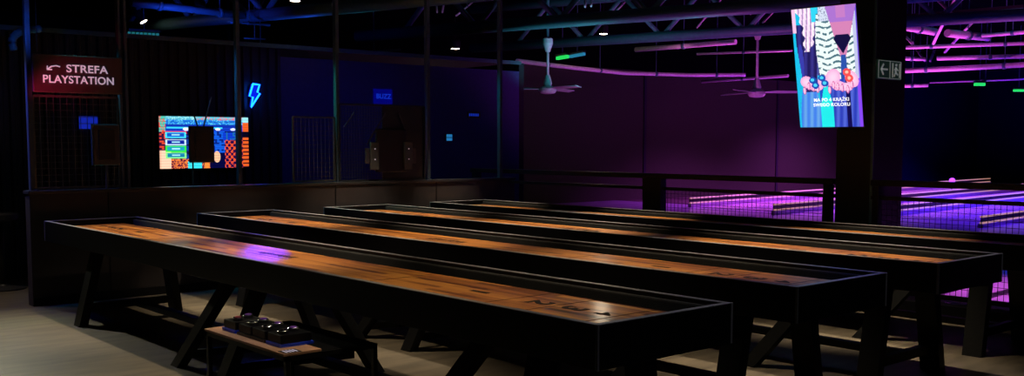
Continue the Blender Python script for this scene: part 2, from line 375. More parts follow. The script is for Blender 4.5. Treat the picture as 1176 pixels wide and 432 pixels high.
# ------------------------------------------------------------------ shuffleboard tables
LW, LL, TOP = .841, 6.89, .80
def leg(t, a, b, hw=.055, hd=.035):
    (ax, ay), (bx, by) = a, b
    MB().hexa([(bx-hd, by-hw, 0), (bx+hd, by-hw, 0), (bx+hd, by+hw, 0), (bx-hd, by+hw, 0),
               (ax-hd, ay-hw, .63), (ax+hd, ay-hw, .63), (ax+hd, ay+hw, .63), (ax-hd, ay+hw, .63)]).build('leg', M['leg'], t)
def legs_for(t, k):
    if k == 1:
        yc = 3.36
        for a, b in (((.12, yc+.02), (-.05, yc+.50)), ((.12, yc-.38), (-.05, yc-.18)), ((.72, yc-.02), (.87, yc-.50)), ((.72, yc+.38), (.87, yc+.18))): leg(t, a, b)
        MB().bar((.0, yc-.16, .09), (.82, yc-.30, .09), .05, .05).build('cross_bar', M['leg'], t)
        MB().bar((.0, yc+.42, .09), (.82, yc+.21, .09), .05, .05).build('cross_bar', M['leg'], t)
    else:
        y = .42 if k == 0 else 5.86
        leg(t, (.12, y), (-.05, y-.03), .068); leg(t, (.69, y), (.76, y-.03), .068)
        MB().box(.03, .68, y-.05, y+.0, .12, .18).build('cross_bar', M['leg'], t)
        if k == 0: leg(t, (.12, .79), (-.05, 1.26))
def make_table():
    t = bpy.data.objects.new('shuffleboard_table', None); COL.objects.link(t)
    # long aprons and end boards
    for x0, x1 in ((0, .03), (LW-.03, LW)):
        MB().box(x0, x1, 0, LL, .62, TOP-.004, .002).build('side_board', M['black'], t)
        MB().box(x0, x1, 0, LL, TOP-.004, TOP, .001).build('rail_cap', M['trim'], t)
    for y0, y1 in ((0, .03), (LL-.03, LL)):
        MB().box(.03, LW-.03, y0, y1, .62, TOP-.004, .002).build('end_board', M['black'], t)
        MB().box(.03, LW-.03, y0, y1, TOP-.004, TOP, .001).build('rail_cap', M['trim'], t)
    MB().box(.03, LW-.03, .03, LL-.03, .64, .665).build('gutter_floor', M['carpet'], t)
    MB().box(LW-.06, LW-.031, .031, LL-.031, .70, .78, .008).build('rail_cushion', M['carpet'], t)
    MB().box(.031, .06, .031, LL-.031, .70, .78, .008).build('rail_cushion', M['carpet'], t)
    for x, y in ((-.002, -.002), (LW-.010, -.002), (-.002, LL-.010), (LW-.010, LL-.010)):
        MB().box(x, x+.012, y, y+.012, .62, TOP+.001, .002).build('corner_trim', M['trim'], t)
    pf = MB().box(.15, .655, .16, LL-.16, .665, .755, .003).build('playfield', M['wood'], t)
    zt = .7558
    # score marks at both ends, read from the opposite end
    for end in (0, 1):
        for ch, d in (('1', 1.21), ('2', .76), ('3', .54), ('4', .35)):
            y = d if end == 0 else LL-d
            mt = frame_mtx((.40, y, zt), (-1, 0, 0), (0, -1, 0)) if end == 0 else frame_mtx((.40, y, zt), (1, 0, 0), (0, 1, 0))
            text_mesh('score_number', ch, .18 if ch < '4' else .12, M['ink'], pf, mt, .0004)
        for d in (.27, .645, .93, 1.9):
            y = d if end == 0 else LL-d
            MB().box(.152, .653, y-.002, y+.002, .7552, .7560).build('score_line', M['ink'], pf)
    # script-like emblem printed along the middle of the board
    m = MB(); yy = 3.15; random.seed(3)
    while yy < 3.62:
        w = random.uniform(.018, .035); h = random.uniform(.05, .10)
        m.bar((.44-h/2, yy, zt), (.44+h/2, yy+w*.6, zt), .010, .0008); m.bar((.44+h/2, yy+w*.6, zt), (.44-h/3, yy+w*1.4, zt), .008, .0008)
        yy += w*1.6
    m.bar((.37, 3.12, zt), (.36, 3.66, zt), .008, .0008)
    m.build('emblem', M['ink'], pf)
    # under-structure
    MB().box(.36, .48, .5, LL-.5, .56, .64).build('beam', M['leg'], t)
    MB().box(.385, .455, .42, 5.86, .125, .175, .004).build('stretcher', M['leg'], t)
    for k in (0, 1, 2): legs_for(t, k)
    return t
TL = ['nearest black shuffleboard table with wooden playfield, puck rack beside it', 'second black shuffleboard table from the camera, wooden playfield with dark script mark',
      'third black shuffleboard table, its near end standing in front of the violet lit floor', 'farthest black shuffleboard table with wooden playfield, next to the railing']
proto = make_table()
for i, (x, y) in enumerate([(2.751, 2.668), (4.222, 2.758), (5.675, 2.775), (7.13, 2.80)]):
    o = proto if i == 0 else copy_tree(proto)
    o.location = (x, y, 0); tag(o, TL[i], 'game table', 'shuffleboard tables in a row')

# ------------------------------------------------------------------ puck rack
t = thing('puck_rack', (2.36, 4.40, 0), 'low black metal rack with a wooden front plank beside the nearest table', 'rack')
for x in (0.012, .52):
    for y in (.012, .90): MB().box(x-.012, x+.012, y-.012, y+.012, 0, .45).build('leg', M['steel'], t)
m = MB().box(0, .532, 0, .025, .425, .45).box(0, .532, .887, .912, .425, .45).box(0, .025, .025, .887, .425, .45).box(.507, .532, .025, .887, .425, .45)
m.build('frame', M['steel'], t)
MB().box(.02, .51, .02, .89, .44, .452).build('black_shelf', M['black'], t)
MB().box(-.01, .20, .0, .912, .452, .466, .002).build('front_plank', M['plank'], t)
MB().box(0, .532, .0, .02, .12, .14).build('lower_bar', M['steel'], t)
BX = ['leftmost black puck box on the rack, sitting in a blue tray', 'second black puck box from the left on the rack', 'third black puck box from the left on the rack', 'rightmost black puck box on the rack, above the long blue tray']
PU = [['front', 'back'][k] for k in range(2)]
for i, y in enumerate((5.13, 4.95, 4.79, 4.62)):
    z = .466
    b = thing('puck_box', (2.49, y, z), BX[i], 'box', 'puck boxes on the rack')
    MB().box(-.075, .10, -.074, .074, .016, .062, .006).build('body', M['black'], b)
    MB().box(-.083, .108, -.079, .079, 0, .016, .002).build('tray', M['bluetray'] if i in (0, 3) else M['black'], b)
    for k, dx in enumerate((-.035, .045)):
        pk = thing('shuffleboard_puck', (2.49+dx, y+(.02 if k else -.02), z+.062),
                   '%s %s puck on the %s black puck box of the rack' % (['chrome', 'purple glint painted'][k], ['front', 'back'][k], ['leftmost', 'second', 'third', 'rightmost'][i]), 'puck', 'pucks on the rack')
        MB().lathe([(.026, 0), (.029, .003), (.029, .014), (.026, .017), (.020, .015)]).build('weight', M['puck'], pk)
        MB().lathe([(.018, .0155), (.017, .021), (.008, .023)]).build('cap', M['puckcap'] if k else (M['puckcapred'] if i == 0 else M['puck']), pk)
o = MB().box(2.36, 2.45, 4.405, 4.48, .466, .468).build('rules_card', M['black']); tag(o, 'small dark printed card on the right end of the wooden plank', 'card')
m = MB()
for k in range(4): m.box(2.375+k*.018, 2.383+k*.018, 4.415, 4.47, .4681, .4686)
m.build('printed_lines', M['white'], o)

# ------------------------------------------------------------------ partition posts, mesh and signs
def post(u, label, w=.05, z1=3.4, y=KY+.07):
    p = at(u, 160, y=y)
    o = thing('partition_post', (p.x, y, 1.06), label, 'post', 'steel posts on the knee wall')
    MB().box(-w/2, w/2, -.03, .03, 0.006, z1-1.06, .005).build('upright', M['post'], o)
    MB().box(-w/2-.02, w/2+.02, -.045, .045, 0, .006).build('foot_plate', M['post'], o)
    return p.x
PX = {}
for u, l in ((35, 'leftmost steel post on the knee wall, left of the lit sign'), (139, 'slim steel post at the right edge of the lit sign'), (146, 'steel post just right of the one carrying the lit sign'),
             (274, 'steel post crossing in front of the wall screen'), (387, 'teal lit steel post left of the grey mesh panel'), (491, 'dark steel post right of the grey mesh panel'), (574, 'rightmost dark steel post near the purple wall')):
    PX[u] = post(u, l, .045 if u not in (139, 146) else .028)
# top beam of the partition
o = MB().box(2.66, 8.6, KY+.03, KY+.11, 3.4, 3.47).build('partition_beam', M['steel']); tag(o, 'dark steel beam tying the posts above the knee wall', 'beam')
def mesh_panel(x0, x1, z0, z1, label, y=KY+.07, st=.06):
    t = thing('wire_mesh_panel', (x0, y, z0), label, 'mesh panel'); w = x1-x0; h = z1-z0
    m = MB().bar((0, 0, 0), (w, 0, 0), .02, .02).bar((0, 0, h), (w, 0, h), .02, .02).bar((0, 0, 0), (0, 0, h), .02, .02).bar((w, 0, 0), (w, 0, h), .02, .02); m.build('border', M['mesh'], t)
    m = MB(); x = st
    while x < w: m.box(x-.0025, x+.0025, -.0025, .0025, 0, h); x += st
    z = st
    while z < h: m.box(0, w, -.0065, -.0025, z-.003, z+.003); z += st
    m.build('wires', M['mesh'], t)
mesh_panel(PX[35]+.03, PX[139]-.02, 1.08, 1.93, 'black wire mesh panel below the lit red sign')
mesh_panel(PX[387]-.55, PX[387]-.03, 1.08, 1.78, 'faint wire mesh panel left of the teal lit post', st=.05)

def txt_front(name, s, size, m, parent, x, z, y=-.02, sx=1): return text_mesh(name, s, size, m, parent, frame_mtx((x, y, z), (1, 0, 0), (0, 0, 1)), .002, sx=sx)
p0 = at(38, 107, y=9.75); p1 = at(140, 64, y=9.75)
t = thing('hanging_sign', ((p0.x+p1.x)/2, 9.76, 1.955), 'dark red lit sign with arrow and white zone lettering', 'sign')
w = (p1.x-p0.x)/2
MB().box(-w, w, -.01, .01, 0, .35, .012).build('board', M['sign'], t)
txt_front('lettering', 'STREFA', .098, M['white'], t, .075, .222, sx=1.12)
txt_front('lettering', 'PLAYSTATION', .098, M['white'], t, .0, .12, sx=.98)
m = MB(); pts = [(-.165, -.015, .238), (-.20, -.015, .246), (-.24, -.015, .238), (-.27, -.015, .215)]
m.tube(pts, .0065, 6).bar((-.278, -.015, .208), (-.275, -.015, .243), .012, .006).bar((-.28, -.015, .209), (-.235, -.015, .209), .006, .012)
m.build('arrow', M['white'], t)
for x in (-w+.05, w-.05): MB().bar((x, 0, .35), (x, 0, 1.06), .006, .006).build('hanger_wire', M['steel'], t)

def back_monitor(u0, v0, u1, v1, y, label, V):
    a = at(u0, v1, y=y); b = at(u1, v0, y=y); w = (b.x-a.x)/2; h = b.z-a.z
    t = thing('hanging_monitor', ((a.x+b.x)/2, y, a.z), label, 'monitor')
    MB().box(-w, w, -.02, .03, 0, h, .01).build('housing', M['tvframe'] if V == 0 else M['tvback'], t)
    MB().box(-w*.62, w*.62, -.03, -.02, h*.12, h*.88, .004).build('rear_cover', M['tvback'], t)
    if V:
        MB().bar((-w*.3, 0, h), (-w*1.0, 0, h+.28), .012, .012).build('hanger_rod', M['steel'], t)
        MB().bar((w*.2, 0, h), (w*.9, 0, h+.30), .012, .012).build('hanger_rod', M['post'], t)
        MB().bar((-w*.75, 0, 0), (-w*.75, 0, -(a.z-1.06)), .012, .012).build('cable', M['post'], t)
    else:
        MB().bar((0, 0, 0), (0, 0, -(a.z-1.06)), .02, .02).build('stem', M['post'], t)
        MB().box(-w-.012, -w, -.02, .0, 0, h).build('edge_strip', M['post'], t)
back_monitor(107, 143, 136, 190, KY+.0, 'small grey framed monitor seen from behind, below the lit sign', 0)
back_monitor(218, 145, 245, 187, KY+.1, 'black monitor hanging in front of the bright wall screen', 1)
# dim blue screen behind the mesh
a = at(92, 148, y=BY-.05); b = at(112, 134, y=BY-.05)
t = thing('blue_screen', ((a.x+b.x)/2, BY-.04, a.z), 'small dim blue screen behind the left mesh panel', 'screen')
MB().box(-(b.x-a.x)/2, (b.x-a.x)/2, -.01, .02, 0, b.z-a.z).build('panel', mat('dim_blue', (.01, .02, .3), .5, emit=((.01, .03, .6), .55), noise=.4, scale=30), t)

# ---- pictures painted cell by cell on the screens
def screen_mesh(nx, ny, w, h, fn, strength, name, parent, mtx, matname):
    bm = bmesh.new(); vs = [[bm.verts.new(mtx @ Vector((-w/2+w*i/nx, h/2-h*j/ny, 0))) for i in range(nx+1)] for j in range(ny+1)]
    cl = bm.loops.layers.float_color.new('picture')
    for j in range(ny):
        for i in range(nx):
            f = bm.faces.new((vs[j+1][i], vs[j+1][i+1], vs[j][i+1], vs[j][i])); c = fn((i+.5)/nx, (j+.5)/ny)
            for l in f.loops: l[cl] = (*c, 1)
    me = bpy.data.meshes.new(name); bm.to_mesh(me); bm.free(); me.materials.append(screen_mat(matname, strength))
    o = bpy.data.objects.new(name, me); COL.objects.link(o); o.parent = parent; return o
def S(c): return tuple((v/255)**2.2 for v in c)
def hsh(a, b): x = math.sin(a*127.1+b*311.7)*43758.5453; return x-math.floor(x)
def ell(u, v, cx, cy, rx, ry): return ((u-cx)/rx)**2+((v-cy)/ry)**2 < 1
def game(u, v):
    X, Y = int(u*205), int(v*120)
    n = hsh(X//2, Y//2); n2 = hsh(X//5+3, Y//4+9)
    c = (12, 10, 40)
    if v < .07: c = (90, 190, 215) if n > .35 else ((230, 120, 140) if u > .4 else (160, 230, 235))
    elif v < .16: c = (30, 110, 215) if n > .25 else (90, 200, 235)
    elif v < .20: c = (20, 50, 170)
    elif v < .23 and .08 < u < .70: c = (60, 210, 255)
    elif v < .28: c = (25, 60, 190)
    elif v < .33 and .06 < u < .30: c = (225, 25, 40)
    elif u < .10: c = (245, 190, 160) if v > .65 else ((220, 70, 50) if n2 > .5 else (60, 20, 60))
    elif u < .55:
        c = (30, 20, 70) if n2 < .5 else (20, 60, 150)
        if v > .82: c = (255, 130, 60) if n > .5 else (90, 25, 60)
    else:
        c = (14, 14, 60)
        if v > .45 and .72 < u < .93: c = (250, 90, 40) if ((X//6+Y//7) % 2 == 0 and n > .25) else (40, 10, 70)
        if v < .7 and u < .72: c = (25, 90, 215) if n2 > .3 else (15, 40, 130)
        if .70 < u < .87 and .30 < v < .45: c = (20, 60, 200)
    if u < .07 and v < .3: c = (80, 190, 170) if n > .4 else (230, 80, 70)
    if .02 < u < .12 and v > .66: c = (250, 205, 175)
    for k, (y0, bc, fc) in enumerate(((.30, (70, 225, 255), (25, 90, 200)), (.44, (200, 230, 250), (20, 40, 160)), (.565, (60, 240, 70), (30, 160, 190)), (.69, (140, 255, 140), (30, 130, 170)))):
        if .065 < u < .29 and y0 < v < y0+.115:
            c = fc if (.085 < u < .27 and y0+.02 < v < y0+.095) else bc
            if .13 < u < .22 and y0+.045 < v < y0+.07: c = (170, 240, 250)
    if ell(u, v, .29, .245, .035, .03) or ell(u, v, .645, .245, .03, .025) or ell(u, v, .82, .245, .03, .025): c = (255, 255, 255)
    if ell(u, v, .63, .78, .04, .11): c = (245, 190, 150)
    if .30 < u < .46 and v > .87: c = (60, 220, 235)
    if .49 < u < .54 and v > .87: c = (255, 140, 60)
    if u > .93: c = (150, 225, 235) if v < .11 else ((235, 95, 40) if (v < .28 or (v > .40 and (Y//3) % 3 != 0)) else (15, 10, 30))
    if Y % 6 == 0: c = tuple(q*.75 for q in c)
    return S(c)
a = at(184, 194, y=BY-.08); b = at(285, 135, y=BY-.08); w = b.x-a.x; h = b.z-a.z
t = thing('wall_screen', ((a.x+b.x)/2, BY-.05, a.z), 'bright colourful game screen on the ribbed booth wall', 'screen')
MB().box(-w/2-.01, w/2+.01, -.02, .03, -.01, h+.01, .004).build('housing', M['tvback'], t)
s = screen_mesh(205, 120, w, h, game, 1.25, 'picture', t, frame_mtx((0, -.026, h/2), (1, 0, 0), (0, 0, 1)), 'game_picture')
text_mesh('picture_text', '1.5', .13, M['cyanlit'], s, frame_mtx((w*.29, -.028, h*.62), (1, 0, 0), (0, 0, 1)), .0005)

def people(u, v):
    X, Y = int(u*90), int(v*160)
    n = hsh(X, Y)
    c = (40, 170, 225) if u < .35 else (120, 90, 210)
    c = (25, 185, 225) if u < .5 else (110, 80, 215)
    fold = .5+.5*math.sin(u*60+v*9)
    if v > .60:
        c = (20, 180, 220)
        if ell(u, v, .20, 1.0, .17, .42): c = (60+40*fold, 120+40*fold, 225)
        if .52 < u < .97: c = (40+40*fold, 60+40*fold, 175+30*fold) if abs(u-.80) > .035 else (12, 14, 80)
        if .36 < u < .56: c = (30, 225, 225) if abs(u-.46)*2.4 < (v-.58) else (35, 80, 190)
        if u > .95: c = (130, 70, 235)
    # left figure: dark jacket with lighter folds
    edge = .07-.03*math.sin(v*7)
    if edge < u < .41+.02*math.sin(v*9) and .13 < v < .70 and not (u > .34 and v > .56):
        c = (30+22*fold, 28+22*fold, 85+45*fold)
        if abs(u-.33-.05*math.sin(v*5)) < .012: c = (75, 80, 160)
        if ell(u, v, .10, .45, .04, .16): c = (55, 60, 165)
    # long blond hair falling over the jacket
    hx = .21+.05*math.sin(v*9)
    if abs(u-hx) < .15-.28*v+.02*math.sin(v*70) and v < .36: c = (250, 225+20*math.sin(u*120), 240) if math.sin(u*95+v*16) > -.45 else (170, 140, 190)
    if u < .06 and v < .20: c = (235, 190, 225)
    if .31 < u < .40 and v < .12: c = (50, 205, 235)
    # right figure: knitted cardigan, open at the neck
    sl = .40-.05*math.sin(v*5)
    if sl < u < .985 and .05 < v < .60:
        row = math.sin(v*125+math.sin(u*21)*1.6)
        c = (70, 110, 125) if row > .45 and hsh(X//3, int(v*40)) > .25 else (228, 240, 238)
        if u > .93: c = (185, 190, 225)
    if v < .12 and .42 < u < .60: c = (205, 215, 235) if n > .25 else (120, 130, 160)
    dx = abs(u-.765)
    if dx < .235-v*.46 and v < .44: c = (205, 125, 175) if v > .13 else (165, 110, 200)
    if dx < .07 and v < .10: c = (190, 120, 190)
    if dx < .135-abs(v-.27)*1.1 and .235 < v < .42: c = (18, 18, 62)
    if dx < .035+(v-.40)*.12 and .40 < v < .60: c = (40, 80, 165)
    # cupped hands with fingers
    hands = ((.17, .615, .11, .05, .35), (.30, .655, .12, .035, .1), (.44, .61, .10, .05, -.35), (.58, .585, .11, .075, .5), (.66, .655, .11, .04, .1), (.87, .60, .09, .075, -.5), (.79, .665, .10, .035, 0))
    for hx, hy, rx, ry, an in hands:
        ax = (u-hx)*math.cos(an)+(v-hy)*1.78*math.sin(an); ay = (-(u-hx)*math.sin(an)+(v-hy)*1.78*math.cos(an))/1.78
        q = (ax/rx)**2+(ay/ry)**2
        if q < 1: c = (255, 205-40*q, 232-20*q)
    for k, fx in enumerate((.12, .19, .26, .33, .52, .585, .65, .715, .80, .865)):
        if ell(u, v, fx, .685-.012*((k*3) % 4), .026, .035): c = (255, 190, 222) if ell(u, v, fx-.004, .685-.012*((k*3) % 4), .017, .026) else (190, 95, 160)
    for cx, cy in ((.26, .60), (.30, .645), (.41, .585), (.45, .63)):
        if ell(u, v, cx, cy, .058, .028): c = (15, 75, 175)
        if ell(u, v, cx-.005, cy-.003, .030, .014): c = (75, 205, 240)
    for cx, cy in ((.80, .545), (.83, .595)):
        if ell(u, v, cx, cy, .062, .032): c = (250, 80, 80)
        if ell(u, v, cx, cy, .026, .014): c = (255, 190, 165)
    return S(c)
ya, ti, sw = .0972, .2084, .597; sh = sw*16/9
nrm = Vector((-math.cos(ya)*math.cos(ti), -math.sin(ya)*math.cos(ti), -math.sin(ti))); rt = Vector((math.sin(ya), -math.cos(ya), 0)); up = nrm.cross(rt)
if up.z < 0: up = -up
t = thing('hanging_screen', (8.0, 4.977, 2.1585), 'tall bright portrait screen tilted down from the pillar, showing hands holding pucks', 'screen')
FM = frame_mtx((0, 0, 0), rt, up)
o = MB().box(-sw/2-.008, sw/2+.008, -sh/2-.008, sh/2+.008, -.06, -.004, .004).build('housing', M['tvback'], t); o.data.transform(FM)
s = screen_mesh(120, 212, sw, sh, people, 1.15, 'picture', t, FM, 'portrait_picture')
for k, line in enumerate(('MA PO 4 KRĄŻKI', 'SWEGO KOLORU')):
    text_mesh('caption', line, .040, mat('caption_white', (.9, .9, .9), .5, emit=((1, 1, .95), 1.2), noise=0), s, FM @ Matrix.Translation((.02, -.285-.045*k, .003)), .0006, sx=1.05)
MB().bar((.05, 0, .1), (.52, 0, .25), .05, .05).build('wall_arm', M['steel'], t)
MB().box(.47, .499, -.14, .14, .05, .45).build('mount_plate', M['steel'], t)
m = MB()
for k in range(4): m.bar(FM @ Vector((sw/2+.012, .3-.2*k, -.03)), FM @ Vector((sw/2+.012, .22-.2*k, -.03)), .008, .008)
m.build('side_clips', M['mesh'], t)

# exit sign on the pillar
t = thing('exit_sign', (8.72, 4.80, 2.075), 'small dark green exit sign with arrow and running figure on the pillar', 'sign')
MB().box(-.215, .20, -.022, -.003, 0, .175, .002).build('plate', M['exitgreen'], t)
m = MB().bar((-.205, -.025, .165), (.19, -.025, .165), .005, .004).bar((-.205, -.025, .01), (.19, -.025, .01), .005, .004)
for x in (-.205, -.005, .19): m.bar((x, -.025, .01), (x, -.025, .165), .004, .005)
m.bar((-.16, -.026, .088), (-.05, -.026, .088), .006, .016).bar((-.165, -.026, .086), (-.12, -.026, .135), .006, .016).bar((-.165, -.026, .09), (-.12, -.026, .04), .006, .016)
m.bar((.04, -.026, .02), (.04, -.026, .15), .006, .012).bar((.165, -.026, .02), (.165, -.026, .15), .006, .012)   # door
m.bar((.10, -.026, .115), (.095, -.026, .07), .006, .026).bar((.10, -.026, .105), (.07, -.026, .09), .006, .01).bar((.10, -.026, .105), (.14, -.026, .085), .006, .01)
m.bar((.095, -.026, .07), (.07, -.026, .03), .006, .013).bar((.095, -.026, .07), (.135, -.026, .045), .006, .013)
m.tube([(.105, -.022, .135), (.105, -.030, .135)], .013, 10)
m.build('pictogram', M['exitwhite'], t)

# neon bolt
t = thing('neon_sign', at(291, 124, y=BY-.10), 'glowing blue neon lightning bolt on the dark booth wall', 'neon sign')
o3 = t.location.copy()
def nb(u, v): q = at(u, v, y=BY-.10); return q-o3
bolt = [nb(290.5, 96.5), nb(298, 97.5), nb(295.5, 106), nb(298.5, 107.5), nb(288.5, 123), nb(290.5, 111.5), nb(286.5, 110.5), nb(290.5, 96.5)]
MB().tube(bolt, .013, 8).build('glass_tube', M['neon'], t)
MB().prism([p+Vector((0, .05, 0)) for p in bolt[:-1]], (0, .01, 0)).build('backplate', M['bluesign'], t)
spot(at(292, 110, y=BY-.12)+Vector((0, -.02, 0)), (3.4, 9.4, .8), 10, (.05, .03, 1), 60, 1, .08)
spot((6.0, 11.6, 2.5), at(301, 290, z=.755), 330, (.07, .01, 1), 3.4, .9, .05)  # added narrow spot laying the neon's purple patch on the nearest playfield

# BUZZ sign, tablet and small sign on the navy wall
p = at(440, 111, y=BY-.03); t = thing('buzz_sign', (p.x, BY-.03, p.z-.105), 'small square blue lit sign reading BUZZ on the navy wall', 'sign')
MB().box(-.15, .15, -.01, .0285, 0, .21, .005).build('board', M['bluesign'], t); txt_front('lettering', 'BUZZ', .095, M['blueletter'], t, 0, .105, -.014)
p = at(516, 158, y=BY-.03); t = thing('wall_tablet', (p.x, BY-.02, p.z-.055), 'tiny glowing cyan tablet on the navy wall', 'tablet')
MB().box(-.06, .06, -.01, .0185, 0, .11, .006).build('housing', M['steel'], t); m = MB().box(-.052, .052, -.014, -.01, .008, .05).box(-.052, .052, -.014, -.01, .06, .102); m.build('display', M['cyanlit'], t)
p = at(545, 132, y=BY-.03); t = thing('wall_notice', (p.x, BY-.02, p.z-.05), 'faint dark notice plate at the right of the navy wall', 'sign')
MB().box(-.12, .12, -.006, .0185, 0, .10).build('plate', M['sign'], t)
m = MB()
for k in range(6): m.box(-.10+k*.033, -.085+k*.033, -.009, -.006, .03, .07)
m.build('marks', M['blueletter'], t)

# grey mesh panel unit with brackets between the teal post and the dark post
a = at(390, 205, y=KY+.04); b = at(487, 122, y=KY+.04); W = b.x-a.x; HH = b.z-1.065
t = thing('bracket_panel', (a.x, KY+.04, 1.061), 'grey framed panel with two upright brackets on the ledge below the BUZZ sign', 'panel')
m = MB().bar((0, 0, .01), (W, 0, .01), .02, .02).bar((0, 0, HH), (W, 0, HH), .02, .02).bar((0, 0, 0), (0, 0, HH), .02, .02).bar((W, 0, 0), (W, 0, HH), .02, .02); m.build('frame', M['bench'], t)
m = MB(); x = .03
while x < W*.48: m.box(x, x+.003, .01, .013, .02, HH); x += .035
z = .05
while z < HH: m.box(.01, W*.5, .006, .009, z, z+.004); z += .035
m.build('wires', M['mesh'], t)
MB().box(W*.5, W-.01, .012, .03, .02, HH-.01).build('back_board', M['bench'], t)
MB().box(W*.40, W*.76, -.04, .0, .10, .60, .01).build('dark_screen', M['tvback'], t)
for x0, sgn in ((W*.315, -1), (W*.715, 1)):
    br = MB().box(x0, x0+W*.10, -.07, -.041, .13, .45, .008).build('bracket', M['bracket'], t)
    m = MB()
    for z in (.25, .37): m.lathe([(.006, 0), (.006, .006)], n=8) if False else m.box(x0+W*.05-.006, x0+W*.05+.006, -.076, -.070, z-.006, z+.006)
    m.build('screws', M['white'], br)
    MB().box(x0-.06 if sgn < 0 else x0+W*.10+.005, x0-.005 if sgn < 0 else x0+W*.10+.06, -.06, -.03, .20, .38, .008).build('side_plate', M['tvframe'], t)
m = MB().bar((W*.38, -.02, .56), (W*.76, -.02, .57), .012, .012).bar((W*.52, -.02, .78), (W*.30, -.02, .42), .012, .012).bar((W*.68, -.02, .78), (W*.76, -.02, .57), .012, .012)
m.bar((W*.16, -.02, .78), (W*.05, -.02, .62), .012, .012); m.build('struts', M['mesh'], t)

# black stool base in the corridor
p = at(4, 332, z=0); t = thing('bar_stool', (p.x, p.y, 0), 'black round footed stool in the dark corridor at the left edge', 'stool')
MB().lathe([(.22, 0), (.22, .012), (.05, .035), (.03, .05)]).build('foot', M['seat'], t)
MB().tube([(0, 0, .04), (0, 0, .70)], .025).build('column', M['seat'], t)
MB().lathe([(.15, .70), (.18, .72), (.18, .77), (.14, .79)]).build('seat', M['seat'], t)

# ------------------------------------------------------------------ roof trusses, pipes and fans
D1 = Vector((math.cos(R(107)), math.sin(R(107)), 0))
def truss(p, before, after, label, r=.06, h=.75, pitch=1.5, mtl='truss'):
    p = Vector(p); t = thing('roof_truss', p, label, 'roof truss')
    a = -D1*before; b = D1*after; upv = Vector((0, 0, h))
    MB().tube([a, b], r, 10).build('lower_chord', M[mtl], t)
    MB().tube([a+upv, b+upv], r, 10).build('upper_chord', M[mtl], t)
    L_ = before+after; n = int(L_/pitch); side = Vector((D1.y, -D1.x, 0))*.5
    for k in range(n):
        q = a+D1*(k*pitch); q2 = a+D1*(k*pitch+pitch/2)
        MB().tube([q, q2+upv], r*.45, 6).build('web', M[mtl], t)
        MB().tube([q2+upv, q+D1*pitch], r*.45, 6).build('web', M[mtl], t)
truss(at(304, 17, z=3.3), 4.5, 3.0, 'blue lit tubular roof truss above the booth', .09)
truss(at(675, 22, z=3.35), 7, 4.5, 'teal lit roof truss above the left ceiling fan', .10)
truss(at(760, 42, z=3.35), 6, 4, 'farther dim teal roof truss behind the fans', .09)
def pipe(pts, r, label, m='pipe', name='ceiling_pipe', cat='pipe'):
    o3 = Vector(pts[0]); t = thing(name, o3, label, cat)
    q = [Vector(p)-o3 for p in pts]; r *= .75
    MB().tube(q, r, 10).build('tube', M[m], t)
    for k in range(len(q)-1):
        c = (q[k]+q[k+1])/2; n = (q[k+1]-q[k]).normalized()
        MB().tube([c-n*.03, c+n*.03], r*1.25, 10).build('coupling', M['truss'], t)
        MB().bar(c+Vector((0, 0, r)), c+Vector((0, 0, CEIL-(c+o3).z)), .01, .01).build('hanger_rod', M['truss'], t)
def P(z, *uv): return [at(u, v, z=z) for u, v in uv]
# cross chord meeting the first truss node
pipe(P(3.3, (150, 3), (215, 10), (288, 19)), .07, 'blue lit cross tube meeting the truss above the booth', 'truss')
pipe([at(290, 22, z=3.3), at(262, -6, z=3.9)], .05, 'diagonal strut leaning left from the truss node above the booth', 'truss')
pipe([at(290, 22, z=3.3), at(304, -4, z=3.9)], .04, 'diagonal strut leaning right from the truss node above the booth', 'truss')
pipe(P(3.1, (594, 70), (660, 78), (716, 84), (790, 86), (856, 86)), .06, 'long pink lit ceiling pipe behind the left fan')
pipe(P(3.5, (730, 57), (845, 48)), .07, 'short pale pink pipe above the right fan')
pipe(P(3.05, (806, 94), (905, 87)), .05, 'pink lit pipe just behind the right fan hub')
pipe(P(3.25, (800, 62), (910, 58)), .03, 'thin purple pipe behind the right fan rod')
pipe(P(3.2, (790, 108+0), (862, 104)), .02, 'thin dim pipe left of the right fan hub')
pipe(P(3.6, (1034, 30), (1075, 37)), .09, 'pale pink duct end right of the pillar')
pipe(P(3.6, (1088, 38), (1135, 43)), .10, 'pale pink duct in the middle of the right ceiling')
pipe(P(3.55, (1128, 41), (1200, 35)), .05, 'purple pipe running off the right edge behind the pale duct')
pipe(P(3.4, (1030, 55), (1110, 52), (1200, 49)), .05, 'upper long purple pipe right of the pillar')
pipe(P(3.2, (1030, 67), (1062, 68)), .05, 'short purple pipe beside the pillar')
pipe(P(3.2, (1076, 67), (1200, 64)), .06, 'middle long purple pipe right of the pillar')
pipe(P(3.0, (1020, 82), (1110, 78), (1200, 73)), .07, 'bright magenta pipe, thickest one right of the pillar')
pipe(P(2.7, (1030, 99), (1066, 98)), .05, 'lowest short magenta pipe beside the pillar')
pipe(P(3.1, (1068, 95), (1200, 90)), .03, 'thin dim violet pipe below the bright magenta one')
for i, (a_, b_) in enumerate((((1098, -4), (1072, 50)), ((1075, -2), (1104, 26)), ((1034, 36), (1048, 50)), ((1052, 56), (1062, 70)), ((1074, 56), (1068, 70)), ((1122, 20), (1085, 60)))):
    pipe([at(*a_, z=3.9), at(*b_, z=3.4)], .035, ['long slanting purple brace in the right ceiling', 'purple brace leaning right under the roof at right', 'small purple brace closest to the pillar', 'small brace below the upper purple pipe, leaning right',
          'small brace below the upper purple pipe, leaning left', 'dim brace crossing below the cyan dotted tray'][i], name='ceiling_brace', cat='brace')
